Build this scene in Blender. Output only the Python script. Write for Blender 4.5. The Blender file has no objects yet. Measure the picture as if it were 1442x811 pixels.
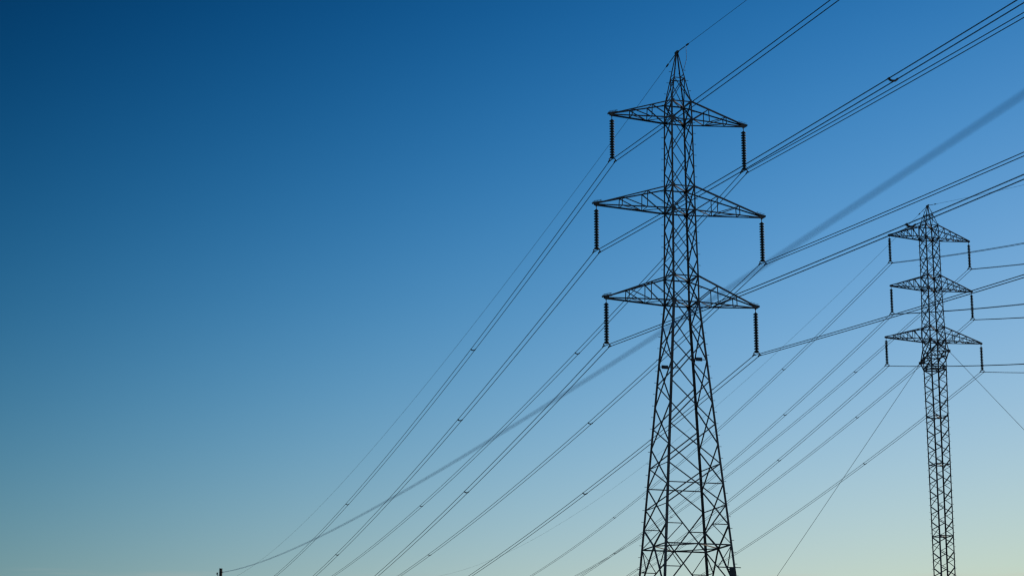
import bpy, math, random
from mathutils import Vector, Matrix
random.seed(4)
SC = bpy.context.scene
COL = SC.collection
V = Vector

# ------------------------------------------------------------------ camera
EYE = 1.6
F_PX, PITCH, ROLL = 3120.1, 0.233936, -0.000956          # focal length in pixels of a 1442 px wide frame
fw = V((0, math.cos(PITCH), math.sin(PITCH)))
up0 = V((0, -math.sin(PITCH), math.cos(PITCH)))
rt0 = V((1, 0, 0))
rt = rt0*math.cos(ROLL) + up0*math.sin(ROLL)
up = up0*math.cos(ROLL) - rt0*math.sin(ROLL)
cd = bpy.data.cameras.new('camera')
cam = bpy.data.objects.new('camera', cd); COL.objects.link(cam)
m3 = Matrix((rt, up, -fw)).transposed()
cam.matrix_world = Matrix.Translation((0, 0, EYE)) @ m3.to_4x4()
cd.sensor_fit = 'HORIZONTAL'; cd.sensor_width = 36.0
cd.lens = F_PX/1442*36.0
cd.clip_start = 0.1; cd.clip_end = 20000
cd.dof.use_dof = True
cd.dof.focus_distance = 200.0
cd.dof.aperture_fstop = 1.25
SC.camera = cam

# ------------------------------------------------------------------ sky, sun, exposure
SUN_EL, SUN_AZ = math.radians(6), math.radians(60)       # low sun, out of frame to the right
world = bpy.data.worlds.new('World'); SC.world = world; world.use_nodes = True
nt = world.node_tree; N = nt.nodes; L = nt.links
bg = N['Background']; bg.inputs[1].default_value = 0.1
sky = N.new('ShaderNodeTexSky'); sky.sky_type = 'NISHITA'; sky.sun_disc = False
sky.sun_elevation = SUN_EL; sky.sun_rotation = SUN_AZ
sky.air_density = 1; sky.dust_density = 1; sky.ozone_density = 1
tc = N.new('ShaderNodeTexCoord'); sep = N.new('ShaderNodeSeparateXYZ')
L.new(tc.outputs['Generated'], sep.inputs[0])
def wm(op, a, b=None, c=None):
    n = N.new('ShaderNodeMath'); n.operation = op
    for i, v in enumerate((a, b, c)):
        if v is None: continue
        if isinstance(v, (int, float)): n.inputs[i].default_value = v
        else: L.new(v, n.inputs[i])
    return n.outputs[0]
def clampn(x, lo, hi): return wm('MINIMUM', wm('MAXIMUM', x, lo), hi)
u = clampn(sep.outputs[2], 0.092, 0.375)                  # height in the sky
v = clampn(sep.outputs[0], -0.25, 0.25)                   # away from / towards the sun's side
uu, vv, uv = wm('MULTIPLY', u, u), wm('MULTIPLY', v, v), wm('MULTIPLY', u, v)
GRADE = ((-1.7797, 0.2466, -0.6125, -26.4433, -5.9197, 19.1818),
         (-1.7795, 0.5114, -0.0478, -9.8221, -3.8592, 7.321),
         (-1.7232, 3.0329, -0.4403, -10.5631, -3.9659, 7.1017))
comb = N.new('ShaderNodeCombineXYZ')
for k, cf in enumerate(GRADE):
    acc = wm('ADD', wm('MULTIPLY', u, cf[1]), cf[0] + math.log(10))
    for t_, c_ in ((v, cf[2]), (uu, cf[3]), (vv, cf[4]), (uv, cf[5])):
        acc = wm('MULTIPLY_ADD', t_, c_, acc)
    L.new(wm('POWER', math.e, acc), comb.inputs[k])
mul = N.new('ShaderNodeVectorMath'); mul.operation = 'MULTIPLY'
L.new(sky.outputs[0], mul.inputs[0]); L.new(comb.outputs[0], mul.inputs[1])
# faint thin cloud streaks low over the horizon
mp = N.new('ShaderNodeMapping'); mp.inputs['Scale'].default_value = (9, 9, 160)
L.new(tc.outputs['Generated'], mp.inputs[0])
ns = N.new('ShaderNodeTexNoise'); ns.inputs['Scale'].default_value = 2.3; ns.inputs['Detail'].default_value = 3
L.new(mp.outputs[0], ns.inputs['Vector'])
streak = wm('MULTIPLY', clampn(wm('MULTIPLY', wm('SUBTRACT', ns.outputs['Fac'], 0.47), 5.0), 0, 1),
            clampn(wm('DIVIDE', wm('SUBTRACT', 0.1065, sep.outputs[2]), 0.003), 0, 1))
mixc = N.new('ShaderNodeMix'); mixc.data_type = 'RGBA'
L.new(wm('MULTIPLY', streak, 0.16), mixc.inputs['Factor'])
L.new(mul.outputs[0], mixc.inputs[6]); mixc.inputs[7].default_value = (5.5, 4.9, 4.4, 1)
L.new(mixc.outputs[2], bg.inputs[0])

sd = bpy.data.lights.new('sun', 'SUN'); sd.energy = 1.0; sd.angle = math.radians(0.5); sd.color = (1, 0.84, 0.70)
sun = bpy.data.objects.new('sun', sd); COL.objects.link(sun)
sdir = V((math.sin(SUN_AZ)*math.cos(SUN_EL), math.cos(SUN_AZ)*math.cos(SUN_EL), math.sin(SUN_EL)))
sun.rotation_euler = sdir.to_track_quat('Z', 'Y').to_euler()
SC.view_settings.view_transform = 'Standard'; SC.view_settings.look = 'None'
SC.view_settings.exposure = 0; SC.view_settings.gamma = 1; SC.view_settings.use_curve_mapping = False
SC.cycles.filter_width = 1.3
SC.cycles.use_denoising = True; SC.cycles.denoiser = 'OPENIMAGEDENOISE'

# ------------------------------------------------------------------ materials
def mat(name, c1, c2, rough=0.6, scale=3.0, metal=0.0, bump=0.0):
    m = bpy.data.materials.new(name); m.use_nodes = True
    t = m.node_tree; b = t.nodes['Principled BSDF']
    b.inputs['Roughness'].default_value = rough; b.inputs['Metallic'].default_value = metal
    g = t.nodes.new('ShaderNodeNewGeometry')
    n = t.nodes.new('ShaderNodeTexNoise'); n.inputs['Scale'].default_value = scale; n.inputs['Detail'].default_value = 4
    t.links.new(g.outputs['Position'], n.inputs['Vector'])
    r = t.nodes.new('ShaderNodeValToRGB')
    r.color_ramp.elements[0].position = .35; r.color_ramp.elements[1].position = .68
    r.color_ramp.elements[0].color = (*c1, 1); r.color_ramp.elements[1].color = (*c2, 1)
    t.links.new(n.outputs['Fac'], r.inputs[0]); t.links.new(r.outputs[0], b.inputs['Base Color'])
    if bump:
        bp = t.nodes.new('ShaderNodeBump'); bp.inputs['Strength'].default_value = bump
        t.links.new(n.outputs['Fac'], bp.inputs['Height']); t.links.new(bp.outputs[0], b.inputs['Normal'])
    return m
M_STEEL = mat('weathered_steel', (.075, .055, .050), (.165, .118, .104), .65, 1.3)
M_PLATE = mat('dark_plate', (.028, .026, .028), (.045, .042, .044), .5, 4)
M_WIRE = mat('aluminium_conductor', (.05, .05, .052), (.09, .09, .09), .55, 2)
M_GUY = mat('galvanised_strand', (.06, .06, .06), (.10, .10, .10), .55, 2)
M_INS = mat('dark_glass_insulator', (.014, .026, .028), (.026, .042, .044), .5, 6)
M_CABLE = mat('blue_tinted_cable', (.008, .26, .66), (.012, .30, .74), .7, 6)  # nearly even, saturated blue base that tints the blurred cable band
M_WOOD = mat('creosoted_wood', (.03, .022, .016), (.06, .045, .032), .85, 5, 0, .4)
M_GRASS = mat('grass_ground', (.035, .06, .02), (.075, .085, .035), .95, .35, 0, .3)

# ------------------------------------------------------------------ helpers
def me_from(name, vs, fs, m):
    me = bpy.data.meshes.new(name); me.from_pydata([tuple(p) for p in vs], [], fs); me.update()
    me.materials.append(m); return me
def link(name, me, parent=None, M=None):
    o = bpy.data.objects.new(name, me); COL.objects.link(o)
    if parent: o.parent = parent
    if M is not None: o.matrix_local = M
    return o
def thing(o, label, cat, group=None):
    o['label'] = label; o['category'] = cat
    if group: o['group'] = group
    return o
def empty(name, loc, yaw, label, cat, group=None):
    o = bpy.data.objects.new(name, None); COL.objects.link(o)
    o.location = loc; o.rotation_euler = (0, 0, yaw); o.empty_display_size = .5
    return thing(o, label, cat, group)

LP = [(0, 0), (1, 0), (1, .13), (.13, .13), (.13, 1), (0, 1)]       # steel angle profile
def angle_mesh(m):
    vs = [(x-.3, y-.3, z) for z in (0, 1) for x, y in LP]
    fs = [(i, (i+1) % 6, (i+1) % 6+6, i+6) for i in range(6)] + [(5, 4, 3, 0), (3, 2, 1, 0), (6, 9, 10, 11), (6, 7, 8, 9)]
    return me_from('steel_angle', vs, fs, m)
ANGLE = angle_mesh(M_STEEL)
def frame_m(p0, p1, w, inward, flip=False):
    p0, p1 = V(p0), V(p1); z = p1-p0; ln = z.length; z.normalize()
    y = V(inward); y -= z*y.dot(z)
    if y.length < 1e-4: y = V((1, 0, 0)) - z*z.x
    y.normalize(); x = y.cross(z)
    if flip: x = -x
    M = Matrix((x*w, y*w, z*ln)).transposed().to_4x4(); M.translation = p0
    return M
class Bag:                                                          # collects shapes for one mesh
    def __init__(s): s.v = []; s.f = []
    def add(s, vs, fs):
        b = len(s.v); s.v += [tuple(p) for p in vs]; s.f += [tuple(i+b for i in f) for f in fs]
    def angle(s, p0, p1, w, inward, flip=False):
        M = frame_m(p0, p1, w, inward, flip)
        s.add([M @ v.co for v in ANGLE.vertices], [tuple(p.vertices) for p in ANGLE.polygons])
    def leg(s, p0, p1, w, sx, sy):                                   # an angle with its corner turned outwards
        vs = []
        for p in (p0, p1):
            for a, b in LP: vs.append((p[0]+sx*(.3-a)*w, p[1]+sy*(.3-b)*w, p[2]))
        s.add(vs, [tuple(p.vertices) for p in ANGLE.polygons])
    def tube(s, pts, r, n=6, r1=None):
        pts = [V(p) for p in pts]; vs = []; k = len(pts)
        for i, p in enumerate(pts):
            d = (pts[min(i+1, k-1)]-pts[max(i-1, 0)]).normalized()
            a = d.cross(V((0, 0, 1)));
            if a.length < 1e-3: a = V((1, 0, 0))
            a.normalize(); b = d.cross(a)
            rr = r if r1 is None else r+(r1-r)*i/(k-1)
            for j in range(n):
                t = 2*math.pi*j/n; vs.append(p+a*math.cos(t)*rr+b*math.sin(t)*rr)
        fs = [(i*n+j, i*n+(j+1) % n, (i+1)*n+(j+1) % n, (i+1)*n+j) for i in range(k-1) for j in range(n)]
        fs += [tuple(range(n-1, -1, -1)), tuple((k-1)*n+j for j in range(n))]
        s.add(vs, fs)
    def box(s, c, sx, sy, sz):
        vs = [(c[0]+a*sx/2, c[1]+b*sy/2, c[2]+d*sz/2) for a in (-1, 1) for b in (-1, 1) for d in (-1, 1)]
        s.add(vs, [(0, 1, 3, 2), (4, 6, 7, 5), (0, 4, 5, 1), (2, 3, 7, 6), (0, 2, 6, 4), (1, 5, 7, 3)])
    def lathe(s, prof, n=12, c=(0, 0, 0)):
        vs = [(c[0]+r*math.cos(2*math.pi*j/n), c[1]+r*math.sin(2*math.pi*j/n), c[2]+z) for r, z in prof for j in range(n)]
        k = len(prof)
        fs = [(i*n+j, i*n+(j+1) % n, (i+1)*n+(j+1) % n, (i+1)*n+j) for i in range(k-1) for j in range(n)]
        fs += [tuple(range(n-1, -1, -1)), tuple((k-1)*n+j for j in range(n))]
        s.add(vs, fs)
    def mesh(s, name, m): return me_from(name, s.v, s.f, m)

# ------------------------------------------------------------------ ground
g = Bag(); R = 9000
rings = [0, 20, 60, 150, 300, 700, 2000, R]
vs = [(0, 0, 0)]; fs = []
for r in rings[1:]:
    for j in range(48):
        a = 2*math.pi*j/48
        vs.append((r*math.cos(a), r*math.sin(a), 0 if r < 100 else random.uniform(-.25, 0)))
for j in range(48): fs.append((0, 1+j, 1+(j+1) % 48))
for i in range(len(rings)-2):
    for j in range(48):
        a, b = 1+i*48+j, 1+i*48+(j+1) % 48; fs.append((a, a+48, b+48, b))
gr = link('ground', me_from('ground', vs, fs, M_GRASS)); gr['kind'] = 'structure'

# ------------------------------------------------------------------ lattice pylons
SG = ((-1, -1), (1, -1), (1, 1), (-1, 1))
FACES = (('front', (-1, -1), (1, -1), (0, 1, 0)), ('side', (1, -1), (1, 1), (-1, 0, 0)),
         ('front', (1, 1), (-1, 1), (0, -1, 0)), ('side', (-1, 1), (-1, -1), (1, 0, 0)))
def interp(tab):
    def w(z):
        for (z0, w0), (z1, w1) in zip(tab, tab[1:]):
            if z <= z0+1e-9 and z >= z1-1e-9: return w0+(w1-w0)*(z0-z)/(z0-z1)
        return tab[-1][1]
    return w
class Pylon:
    def __init__(s, root, tab):
        s.root = root; s.w = interp(tab); s.tab = tab; s.count = 0; s.low = Bag()
    def P(s, c, z): w = s.w(z); return V((c[0]*w, c[1]*w, z))
    def brace(s, p0, p1, w, inward, parent=None, depth=0.0, flip=False):
        off = V(inward)*depth
        M = frame_m(V(p0)+off, V(p1)+off, w, inward, flip)
        return link('brace', ANGLE, parent or s.root, M)
    def lowbrace(s, p0, p1, w, inward, depth=0.0):
        off = V(inward)*depth; s.low.angle(V(p0)+off, V(p1)+off, w, inward)
    def legs(s, wl, zs_bolt, wtop=None):
        for c in SG:
            b = Bag(); t = s.tab
            for (z0, _), (z1, _) in zip(t, t[1:]):
                zz = [z0+(z1-z0)*i/3 for i in range(4)] if z0-z1 > 12 else [z0, z1]
                for a, d in zip(zz, zz[1:]):
                    b.leg(s.P(c, d), s.P(c, a), wl(.5*(a+d)), c[0], c[1])
            lg = link('leg', b.mesh('leg', M_STEEL), s.root)
            sb = Bag(); z = zs_bolt[0]; i = 0
            while z > zs_bolt[1]:
                p = s.P(c, z); q = .62 if i % 2 else .0
                d = V((c[0], 0, 0)) if c in ((-1, 1), (1, -1)) else V((0, c[1], 0))
                sb.tube([p, p+d*.22], .018, 5); z -= zs_bolt[2]; i += 1
            so = link('step_bolts', sb.mesh('step_bolts', M_STEEL), lg); so['kind'] = 'stuff'
    def xpanel(s, face, z0, z1, w, low=False):
        _, a, b, inw = face; f = s.lowbrace if low else s.brace
        f(s.P(a, z0), s.P(b, z1), w, inw, depth=.0)
        f(s.P(b, z0), s.P(a, z1), w, inw, depth=w*.22)
    def ring(s, z, w, kinds=('front', 'side')):
        for fc in FACES:
            if fc[0] in kinds: s.brace(s.P(fc[1], z), s.P(fc[2], z), w, fc[3], depth=.03)
    def gussets(s, z, size):
        for fc in FACES:
            for c in (fc[1],):
                b = Bag(); p = s.P(c, z); o = s.P(fc[2], z)-p; o.normalize(); n = V(fc[3])
                cpt = p-n*.012
                q = [cpt-o*size*.2+V((0, 0, -size*.5)), cpt+o*size*.6+V((0, 0, -size*.4)), cpt+o*size*.7+V((0, 0, size*.35)), cpt-o*size*.2+V((0, 0, size*.5))]
                vs = q+[x-n*.015 for x in q]
                b.add(vs, [(0, 1, 2, 3), (7, 6, 5, 4), (0, 4, 5, 1), (1, 5, 6, 2), (2, 6, 7, 3), (3, 7, 4, 0)])
                link('gusset_plate', b.mesh('gusset_plate', M_STEEL), s.root)
    def cross_arm(s, side, zb, zt, wb, wt, Lh, nst, wc, wbr, guard=True):
        tip = .07
        ch = Bag(); bot = {}; top = {}
        for y in (-1, 1):
            bot[y] = (V((side*wb, y*wb, zb)), V((side*Lh, y*tip, zb+.04)))
            top[y] = (V((side*wt, y*wt, zt)), V((side*(Lh-.05), y*tip, zb+.16)))
            ch.angle(bot[y][0], bot[y][1], wc, (0, -y, .3))
            d = (top[y][1]-top[y][0]).normalized()
            ch.angle(top[y][0], top[y][1]+d*(.05 if guard else .12), wc, (0, -y, -.3), True)
        ch.box((side*(Lh-.02), 0, zb+.08), .34, .2, .16)
        arm = link('cross_arm', ch.mesh('cross_arm', M_STEEL), s.root)
        pb = lambda y, f: bot[y][0].lerp(bot[y][1], f)
        pt = lambda y, f: top[y][0].lerp(top[y][1], f)
        fr = [(i+1)/(nst+1) for i in range(nst)]
        for y in (-1, 1):
            inw = (0, -y, 0); prev = 0.0
            for i, f in enumerate(fr):
                s.brace(pb(y, f), pt(y, f), wbr*.9, inw, arm)
                s.brace(pb(y, prev), pt(y, f), wbr*(1.2 if i == 0 else 1), inw, arm, .02)
                prev = f
        prev = 0.0
        for i, f in enumerate(fr):
            s.brace(pb(-1, f), pb(1, f), wbr, (0, 0, 1), arm)
            s.brace(pt(-1, f), pt(1, f), wbr*.9, (0, 0, -1), arm)
            a = 1 if i % 2 else -1
            s.brace(pb(a, prev), pb(-a, f), wbr, (0, 0, 1), arm, .02)
            prev = f
        if guard:
            bar = Bag(); bgd = Bag()
            for y in (-.09, .09):
                bar.angle((side*(Lh-.45), y, zb+.27), (side*(Lh+.28), y, zb+.11), .11, (0, 0, 1))
                bgd.tube([(side*(Lh-.40), y, zb+.42), (side*(Lh+.22), y*1.4, zb+.27)], .012, 4)
            for k in range(3):
                x = side*(Lh-.3+.22*k); bgd.tube([(x, 0, zb+.2-.05*k), (x, 0, zb+.41-.055*k)], .012, 4)
            link('tip_bar', bar.mesh('tip_bar', M_STEEL), arm)
            link('bird_guard', bgd.mesh('bird_guard', M_STEEL), arm)
        return arm
    def box_frame(s, zb, zt, w, wx):
        s.ring(zb, w); s.ring(zt, w)
        for fc in FACES: s.xpanel(fc, zt, zb, wx)
        s.brace(s.P((-1, -1), zb), s.P((1, 1), zb), wx, (0, 0, 1)); s.brace(s.P((1, -1), zb), s.P((-1, 1), zb), wx, (0, 0, 1), depth=.03)
        s.brace(s.P((-1, -1), zt), s.P((1, 1), zt), wx, (0, 0, 1))
    def panels(s, ztop, zbot, n, w):
        h = (ztop-zbot)/n
        fz = [ztop-h*i for i in range(n+1)]
        sz = [ztop]+[ztop-h*(i+.5) for i in range(n)]+[zbot]
        for fc in FACES:
            zs = fz if fc[0] == 'front' else sz
            for a, b in zip(zs, zs[1:]): s.xpanel(fc, a, b, w)

# --- the large near pylon
X1, Y1, YAW1 = 11.782, 150.0, 0.28709
pyl1 = empty('lattice_pylon', (X1, Y1, 0), YAW1, 'tall wide lattice steel pylon in the centre right with three cross arms', 'pylon')
ARMS1 = [(49.452, 50.765, .764, .729, 4.963), (42.821, 44.531, .831, .826, 6.179), (36.221, 38.053, .935, .925, 5.53)]
T1 = Pylon(pyl1, [(54.57, .055), (50.765, .729), (49.452, .764), (44.531, .826), (42.821, .835), (38.053, .925), (36.221, .935), (23.46, 2.001), (0, 3.96)])
T1.legs(lambda z: .075 if z > 50.7 else .10 if z > 43 else .118 if z > 36 else .15, (53.2, 3, .8))
# peak
zr = 52.6
T1.ring(zr, .06); T1.ring(zr+.25, .05, ('side',))
for fc in FACES: T1.xpanel(fc, zr, 50.765, .055)
pk = Bag(); pk.box((0, 0, 54.6), .16, .5, .14); link('peak_plate', pk.mesh('peak_plate', M_STEEL), pyl1)
for (zb, zt, wb, wt, Lh) in ARMS1:
    wb, wt = T1.w(zb), T1.w(zt)
    for sd_ in (-1, 1): T1.cross_arm(sd_, zb, zt, wb, wt, Lh, 2, .092, .055)
    T1.box_frame(zb, zt, .085, .07); T1.gussets(zb, .34); T1.gussets(zt, .3)
T1.panels(49.452, 44.531, 2, .062); T1.panels(42.821, 38.053, 2, .066)
FN = [36.221, 33.41, 30.57, 27.55, 24.82, 22.0]
SN = [36.221, 34.81, 31.99, 29.06, 26.18, 23.46, 20.65]
for fc in FACES:
    zs = FN if fc[0] == 'front' else SN
    for a, b in zip(zs, zs[1:]): T1.xpanel(fc, a, b, .085 if fc[0] == 'front' else .07)
T1.ring(23.46, .07, ('front',)); T1.ring(24.82, .06, ('side',)); T1.ring(22.0, .06, ('side',))
ZR = 19.31; T1.ring(ZR, .09)
mids = []
for fc in FACES:
    kind, a, b, inw = fc
    mid = (T1.P(a, ZR)+T1.P(b, ZR))/2; mids.append(mid)
    zt_ = 22.0 if kind == 'front' else 20.65
    zl = 16.2
    for c in (a, b):
        T1.brace(T1.P(c, zt_), mid, .09, inw); T1.brace(mid, T1.P(c, zl), .09, inw, depth=.02)
        hm = (T1.P(c, zt_)+mid)/2; lm_ = (T1.P(c, zl)+mid)/2
        if kind == 'front':
            T1.brace(T1.P(c, hm.z), hm, .06, inw, depth=.02); T1.brace(hm, T1.P(c, ZR+.05), .055, inw, depth=.03)
        T1.brace(T1.P(c, lm_.z), lm_, .06, inw, depth=.03); T1.brace(T1.P(c, ZR-.05), lm_, .055, inw, depth=.04)
for i in range(4): T1.brace(mids[i], mids[(i+1) % 4], .07, (0, 0, 1), depth=-.02)
for a, b in zip([16.2, 11.6, 6.2], [11.6, 6.2, .15]):
    for fc in FACES: T1.xpanel(fc, a, b, .09, low=True)
lb = link('lower_bracing', T1.low.mesh('lower_bracing', M_STEEL), pyl1); lb['kind'] = 'stuff'
for c in SG:
    b = Bag(); p = T1.P(c, 0); b.box((p.x, p.y, .1), .9, .9, .5); link('footing', b.mesh('footing', mat('concrete', (.25, .24, .22), (.35, .34, .32), .9)), pyl1)
# plates on short rails across the body
for (y_, x0, x1, px, z) in ((1, -1.0, .25, -.62, 31.95), (-1, -.1, 1.0, .52, 32.05)):
    wz = T1.w(z); b = Bag(); b.box(((x0+x1)/2*wz, y_*(wz+.05), z), (x1-x0)*wz, .05, .05)
    rail = link('plate_rail', b.mesh('plate_rail', M_STEEL), pyl1)
    b = Bag(); b.box((px*wz, y_*(wz+.09), z), .48, .035, .25); link('number_plate', b.mesh('number_plate', M_PLATE), rail)
# tall sign board on the right leg
zc = 17.25; wz = T1.w(zc)
b = Bag(); b.box((wz-.30, -wz-.12, zc), .36, .04, .95)
sgn = link('sign_board', b.mesh('sign_board', M_PLATE), pyl1)
b = Bag()
for dz in (-.42, .50): b.box((wz-.12, -wz-.08, zc+dz), .95, .03, .05)
link('sign_bracket', b.mesh('sign_bracket', M_STEEL), sgn)

# --- the slim far pylon
X2, Y2, YAW2 = 48.645, 250.0, 0.3002
pyl2 = empty('guyed_pylon', (X2, Y2, 0), YAW2, 'slim guyed lattice steel pylon standing farther off at the right', 'pylon')
ARMS2 = [(66.992, 68.529, .857, .821, 5.127), (60.955, 62.472, .857, .841, 5.166), (54.837, 56.35, .982, .967, 6.077)]
T2 = Pylon(pyl2, [(70.992, .05), (69.85, .41), (68.529, .80), (66.992, .845), (62.472, .855), (60.955, .865), (56.35, .955), (54.837, .97), (51.7, .94), (46.012, .905), (32.385, .871), (0, .80)])
T2.legs(lambda z: .085 if z > 68.5 else .11 if z > 51 else .135, (70.3, 3, .8))
T2.ring(69.85, .06)
for fc in FACES: T2.xpanel(fc, 69.85, 68.529, .055)
pk = Bag(); pk.box((0, 0, 71.02), .14, .6, .12); link('peak_plate', pk.mesh('peak_plate', M_STEEL), pyl2)
for (zb, zt, wb, wt, Lh) in ARMS2:
    for sd_ in (-1, 1): T2.cross_arm(sd_, zb, zt, T2.w(zb), T2.w(zt), Lh, 4, .10, .06, False)
    T2.box_frame(zb, zt, .09, .075); T2.gussets(zb, .36); T2.gussets(zt, .32)
T2.panels(66.992, 62.472, 3, .075); T2.panels(60.955, 56.35, 3, .075); T2.panels(54.837, 51.7, 2, .09)
for z in (53.0, 51.75, 51.5): T2.ring(z, .13)
GC = {'L': V((-1.22, 1.22, 52.4)), 'R': V((1.22, -1.22, 53.5))}
for key, p in GC.items():
    col = Bag(); sx, sy = (-1, 1) if key == 'L' else (1, -1)
    for c, z in (((sx, sy), p.z+1.6), ((sx, sy), p.z-1.0), ((-sx, sy), 54.8), ((sx, -sy), 54.8), ((-sx, sy), p.z), ((sx, -sy), p.z)):
        hv = .2 if z == 54.8 and c[1] == sy else .11
        col.angle(T2.P(c, z), p, hv, (-sx, -sy, .1))
    col.box(p, .26, .26, .3)
    link('guy_bracket', col.mesh('guy_bracket', M_STEEL), pyl2)
z = 51.5; i = 0
while z > .5:
    z1 = max(z-.873, .1); low = z < 27.5
    for k, fc in enumerate(FACES):
        a, b = (fc[1], fc[2]) if i % 2 == 0 else (fc[2], fc[1])
        w_ = .10 if i % 2 == 0 else .06
        (T2.lowbrace if low else T2.brace)(T2.P(a, z), T2.P(b, z1), w_, fc[3])
    z = z1; i += 1
for zz in (46.0, 40.5, 32.35): T2.ring(zz, .10); T2.brace(T2.P((-1, -1), zz), T2.P((1, 1), zz), .08, (0, 0, 1))
lb = link('lower_bracing', T2.low.mesh('lower_bracing', M_STEEL), pyl2); lb['kind'] = 'stuff'
b = Bag(); b.box((0, 0, .1), 2.6, 2.6, .5); link('footing', b.mesh('footing', M_PLATE), pyl2)

# ------------------------------------------------------------------ insulator strings
def w2(X, Y, yaw, p):
    c, s_ = math.cos(yaw), math.sin(yaw)
    return V((X+c*p[0]-s_*p[1], Y+s_*p[0]+c*p[1], p[2]))
HALF = .21
def ins_meshes(ln, rad):
    n = 15; pitch = (ln-.52)/n; M = {}
    b = Bag(); b.lathe([(.06, 0), (.085, -.02), (.09, -pitch*.25), (rad*.6, -pitch*.34), (rad, -pitch*.58), (rad*.98, -pitch*.78), (rad*.55, -pitch*.84), (.08, -pitch)], 12)
    M['disc'] = b.mesh('disc', M_INS)
    b = Bag()
    for k in range(n): b.lathe([(.06, 0), (.085, -.02), (.09, -pitch*.25), (rad*.6, -pitch*.34), (rad, -pitch*.58), (rad*.98, -pitch*.78), (rad*.55, -pitch*.84), (.08, -pitch)], 8, (0, 0, -.30-k*pitch))
    M['stack'] = b.mesh('discs', M_INS)
    b = Bag(); b.tube([(0, 0, .04), (0, 0, -.31)], .028, 6); b.box((0, 0, -.02), .1, .1, .12); M['link'] = b.mesh('hanger_link', M_STEEL)
    b = Bag(); zt = -.30-n*pitch
    b.tube([(0, 0, zt+.02), (0, 0, zt-.04)], .04, 6)
    arch = [(-HALF-.05, 0, zt-.10), (-HALF, 0, zt-.045), (-.12, 0, zt-.01), (.12, 0, zt-.01), (HALF, 0, zt-.045), (HALF+.05, 0, zt-.10)]
    b.tube(arch, .032, 6); M['yoke'] = b.mesh('yoke', M_STEEL)
    for sg in (-1, 1):
        b = Bag(); b.tube([(sg*HALF, 0, zt-.04), (sg*HALF, 0, -ln)], .022, 6)
        b.tube([(sg*HALF, -.22, -ln-.01), (sg*HALF, -.08, -ln+.03), (sg*HALF, .08, -ln+.03), (sg*HALF, .22, -ln-.01)], .055, 6)
        M[sg] = b.mesh('clamp', M_STEEL)
    return M, n, pitch
def insulator(X, Y, yaw, p, meshes, near, label, group):
    M, n, pitch = meshes
    r = empty('insulator_string', w2(X, Y, yaw, p), yaw, label, 'insulator', group)
    link('hanger_link', M['link'], r)
    if near:
        for k in range(n): link('disc', M['disc'], r, Matrix.Translation((0, 0, -.30-k*pitch)))
    else:
        o = link('discs', M['stack'], r); o['kind'] = 'stuff'
    link('yoke', M['yoke'], r); link('clamp', M[-1], r); link('clamp', M[1], r)
    return r
INS1, INS2 = ins_meshes(3.36, .185), ins_meshes(3.275, .19)
LV = ('top', 'middle', 'bottom')
for i in range(3):
    for sd_, sn in ((-1, 'left'), (1, 'right')):
        insulator(X1, Y1, YAW1, (sd_*ARMS1[i][4], 0, ARMS1[i][0]), INS1, True,
                  'long ribbed insulator string hanging from the %s end of the near pylon\'s %s cross arm' % (sn, LV[i]), 'insulator strings of the near pylon')
for i in range(3):
    for sd_, sn in ((-1, 'left'), (1, 'right')):
        insulator(X2, Y2, YAW2, (sd_*ARMS2[i][4], 0, ARMS2[i][0]), INS2, False,
                  'thin insulator string hanging from the %s end of the far slim pylon\'s %s cross arm' % (sn, LV[i]), 'insulator strings of the far pylon')

# ------------------------------------------------------------------ conductors, earth wires, spacers
# per span: heading (rad), slope, curvature, spacers' distance from the tower
W = {'1aE': (.20185, -.04586, .000136, []), '1aL1': (.19866, -.05163, .0001536, [53.9, 146.1, 245.9]), '1aR1': (.19757, -.05068, .0001536, [53.1, 146.1]),
 '1aL2': (.19737, -.0506, .0001536, [54.3, 147.9]), '1aR2': (.19564, -.04806, .0001536, [53.5, 148.0]), '1aL3': (.19698, -.05072, .0001536, [54.5]), '1aR3': (.19496, -.0486, .0001536, [53.4]),
 '1tE': (.22156, -.1144, .0000275, []), '1tL1': (.21508, -.10392, .0001279, []), '1tR1': (.21732, -.10682, .0001279, []), '1tL2': (.21604, -.10482, .0001279, [53.6]),
 '1tR2': (.21777, -.10749, .0001279, []), '1tL3': (.21767, -.10745, .0001279, [53.2]), '1tR3': (.21858, -.10872, .0001279, []),
 '2aE': (.20956, -.12906, .0003054, []), '2aL1': (.20897, -.1379, .0002824, [38.6, 127.5]), '2aR1': (.20495, -.13143, .0002824, [38.6, 129.2]),
 '2aL2': (.20081, -.13225, .0002824, [39.4, 131.5]), '2aR2': (.20521, -.13271, .0002824, [38.7]), '2aL3': (.20593, -.13342, .0002824, [39.1]), '2aR3': (.20636, -.13315, .0002824, [38.7]),
 '2tE': (.15671, -.20563, .0002804, []), '2tL1': (.15755, -.20899, .0003052, []), '2tR1': (.15788, -.21245, .0003052, []), '2tL2': (.15736, -.20949, .0003052, []),
 '2tR2': (.15733, -.20862, .0003052, []), '2tL3': (.15729, -.20676, .0003052, []), '2tR3': (.15731, -.20695, .0003052, [])}
AWAY = {'1aE': 391, '1aL1': 264, '1aR1': 262, '1aL2': 235, '1aR2': 235, '1aL3': 225, '1aR3': 225,
        '2aE': 335, '2aL1': 215, '2aR1': 222, '2aL2': 215, '2aR2': 215, '2aL3': 205, '2aR3': 205}
def span(key, P0, s):
    az, a, b, _ = W[key]; sg = 1 if key[1] == 'a' else -1
    return P0+V((-math.sin(az)*sg*s, math.cos(az)*sg*s, a*s+b*s*s))
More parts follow.
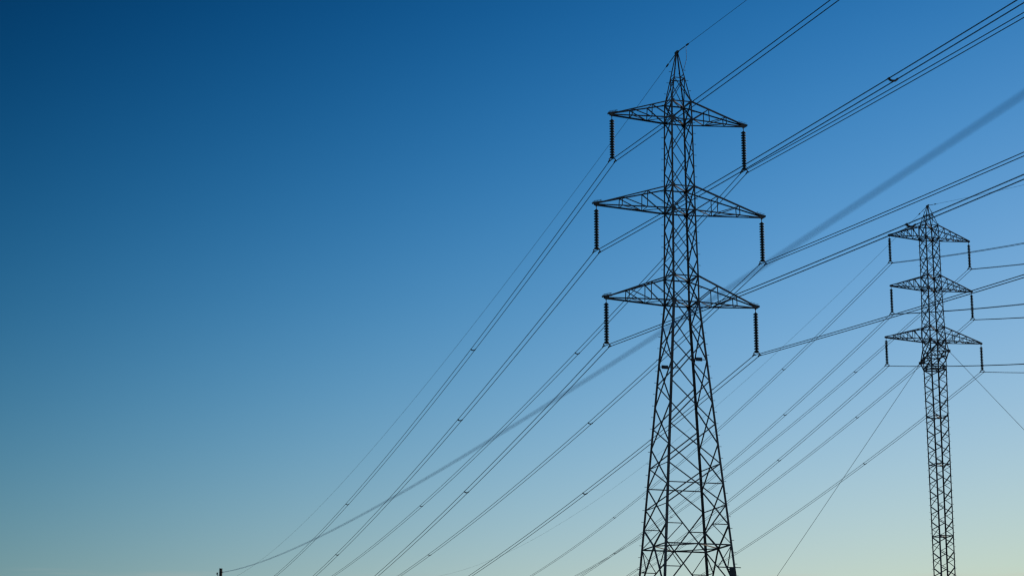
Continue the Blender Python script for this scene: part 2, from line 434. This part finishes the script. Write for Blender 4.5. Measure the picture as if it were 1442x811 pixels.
def poly(n, k, P0):
    tl = 175 if n == '1' else 262
    pts = []
    s = tl
    st = [tl*(1-i/36) for i in range(36)]
    pts += [span(n+'t'+k, P0, s) for s in st]
    pts.append(P0.copy())
    la = AWAY[n+'a'+k]
    pts += [span(n+'a'+k, P0, la*(i+1)/44) for i in range(44)]
    return pts
sp_b = Bag()
sp_b.tube([(-HALF, 0, 0), (-HALF*.6, 0, -.075), (0, 0, -.10), (HALF*.6, 0, -.075), (HALF, 0, 0)], .055, 6); SP_BAR = sp_b.mesh('spacer_bar', M_STEEL)
sp_b = Bag(); sp_b.tube([(0, -.09, 0), (0, .09, 0)], .045, 6); SP_CL = sp_b.mesh('spacer_clamp', M_STEEL)
ORD = ('nearest the pylon', 'second from the pylon', 'third from the pylon')
def spacer(P, az, label, group):
    r = empty('spacer', P, az, label, 'spacer', group)
    link('bar', SP_BAR, r)
    for sg in (-1, 1): link('clamp', SP_CL, r, Matrix.Translation((sg*HALF, 0, 0)))
for n, X, Y, yaw, arms, ins, rad, pn in (('1', X1, Y1, YAW1, ARMS1, 3.36, .027, 'near'), ('2', X2, Y2, YAW2, ARMS2, 3.275, .028, 'far slim')):
    for i in range(3):
        for sd_, ch_, sn in ((-1, 'L', 'left'), (1, 'R', 'right')):
            k = ch_+str(i+1)
            for sub, un in ((-1, 'upper'), (1, 'lower')):
                P0 = w2(X, Y, yaw, (sd_*arms[i][4]+sub*HALF, 0, arms[i][0]-ins))
                b = Bag(); b.tube(poly(n, k, P0), rad, 5)
                o = link('conductor_wire', b.mesh('conductor_wire', M_WIRE))
                thing(o, '%s wire of the pair clamped under the %s pylon\'s %s %s insulator' % (un, pn, LV[i], sn), 'power line', 'conductor wires of the %s pylon' % pn)
            C = w2(X, Y, yaw, (sd_*arms[i][4], 0, arms[i][0]-ins))
            for d in 'at':
                for q, s_ in enumerate(W[n+d+k][3]):
                    az = W[n+d+k][0]
                    if d == 't': lab = 'blurred spacer on the %s pylon\'s %s %s wire pair in the upper right sky' % (pn, LV[i], sn)
                    else: lab = 'dark spacer on the %s pylon\'s %s %s pair, %s' % (pn.split()[0], LV[i], sn, ORD[q])
                    spacer(span(n+d+k, C, s_), yaw, lab, 'spacers on the wire pairs')
    PZ = 54.6 if n == '1' else 71.02
    P0 = V((X, Y, PZ)); b = Bag(); b.tube(poly(n, 'E', P0), .014, 5)
    o = link('earth_wire', b.mesh('earth_wire', M_WIRE))
    thing(o, 'single thin earth wire running over the peak of the %s pylon' % pn, 'power line', 'earth wires')
    for d in 'at':
        b = Bag(); b.tube([span(n+d+'E', P0, s_) for s_ in (.0, .6, 1.2, 1.9)], .032, 6)
        link('armour_rod', b.mesh('armour_rod', M_WIRE), o)
        b = Bag(); q = span(n+d+'E', P0, 2.3); q2 = span(n+d+'E', P0, 2.75)
        b.tube([q, q2], .06, 6); link('vibration_damper', b.mesh('vibration_damper', M_STEEL), o)
    if n == '1':
        b = Bag(); a0 = span('1tE', P0, 2.2); e0 = w2(X, Y, yaw, (.38, -.28, 53.2))
        b.tube([a0, a0.lerp(e0, .5)+V((.12, 0, -.1)), e0], .016, 5); link('bonding_lead', b.mesh('bonding_lead', M_WIRE), o)

# ------------------------------------------------------------------ guy wires of the slim pylon
for key, tgt, lab in (('L', V((11.0, 280, 0.0)), 'thin straight guy wire running down to the left from the slim pylon'),
                      ('R', V((79.55, 200, 0.0)), 'thin straight guy wire running down to the right from the slim pylon')):
    p = w2(X2, Y2, YAW2, GC[key]); b = Bag()
    b.tube([p.lerp(tgt, i/30)+V((0, 0, -1.2*(i/30)*(1-i/30))) for i in range(31)], .024, 5)
    thing(link('guy_wire', b.mesh('guy_wire', M_GUY)), lab, 'guy wire', 'guy wires of the slim pylon')

# ------------------------------------------------------------------ utility pole and its cable
PX, PY = -10.50, 80.0
pole = empty('utility_pole', (PX, PY, 0), 0, 'top of a dark wooden pole at the lower left edge', 'utility pole')
b = Bag(); b.tube([(0, 0, -.3), (0, 0, 5), (0, 0, 10.3)], .085, 10, .056); link('post', b.mesh('post', M_WOOD), pole)
b = Bag(); b.tube([(-.04, 0, 10.02), (-.11, 0, 10.03), (-.125, 0, 10.1)], .014, 6); br = link('bracket', b.mesh('bracket', M_STEEL), pole)
b = Bag(); b.lathe([(.02, 0), (.034, .015), (.028, .05), (.012, .075)], 10, (-.125, 0, 10.085)); link('pin_insulator', b.mesh('pin_insulator', M_INS), br)
b = Bag(); b.tube([(.05, 0, 10.17), (.09, -.03, 10.165)], .016, 6); link('cable_hook', b.mesh('cable_hook', M_STEEL), pole)
def cable(s): return V((PX+.095+.1922*s, PY-.03-.9814*s, 10.165-.09438*s+.00040787*s*s))
b = Bag(); b.tube([cable(95*i/120) for i in range(121)], .0078, 8)
thing(link('overhead_cable', b.mesh('overhead_cable', M_CABLE)), 'blurred dark blue overhead cable crossing the sky from the wooden pole to upper right', 'cable')
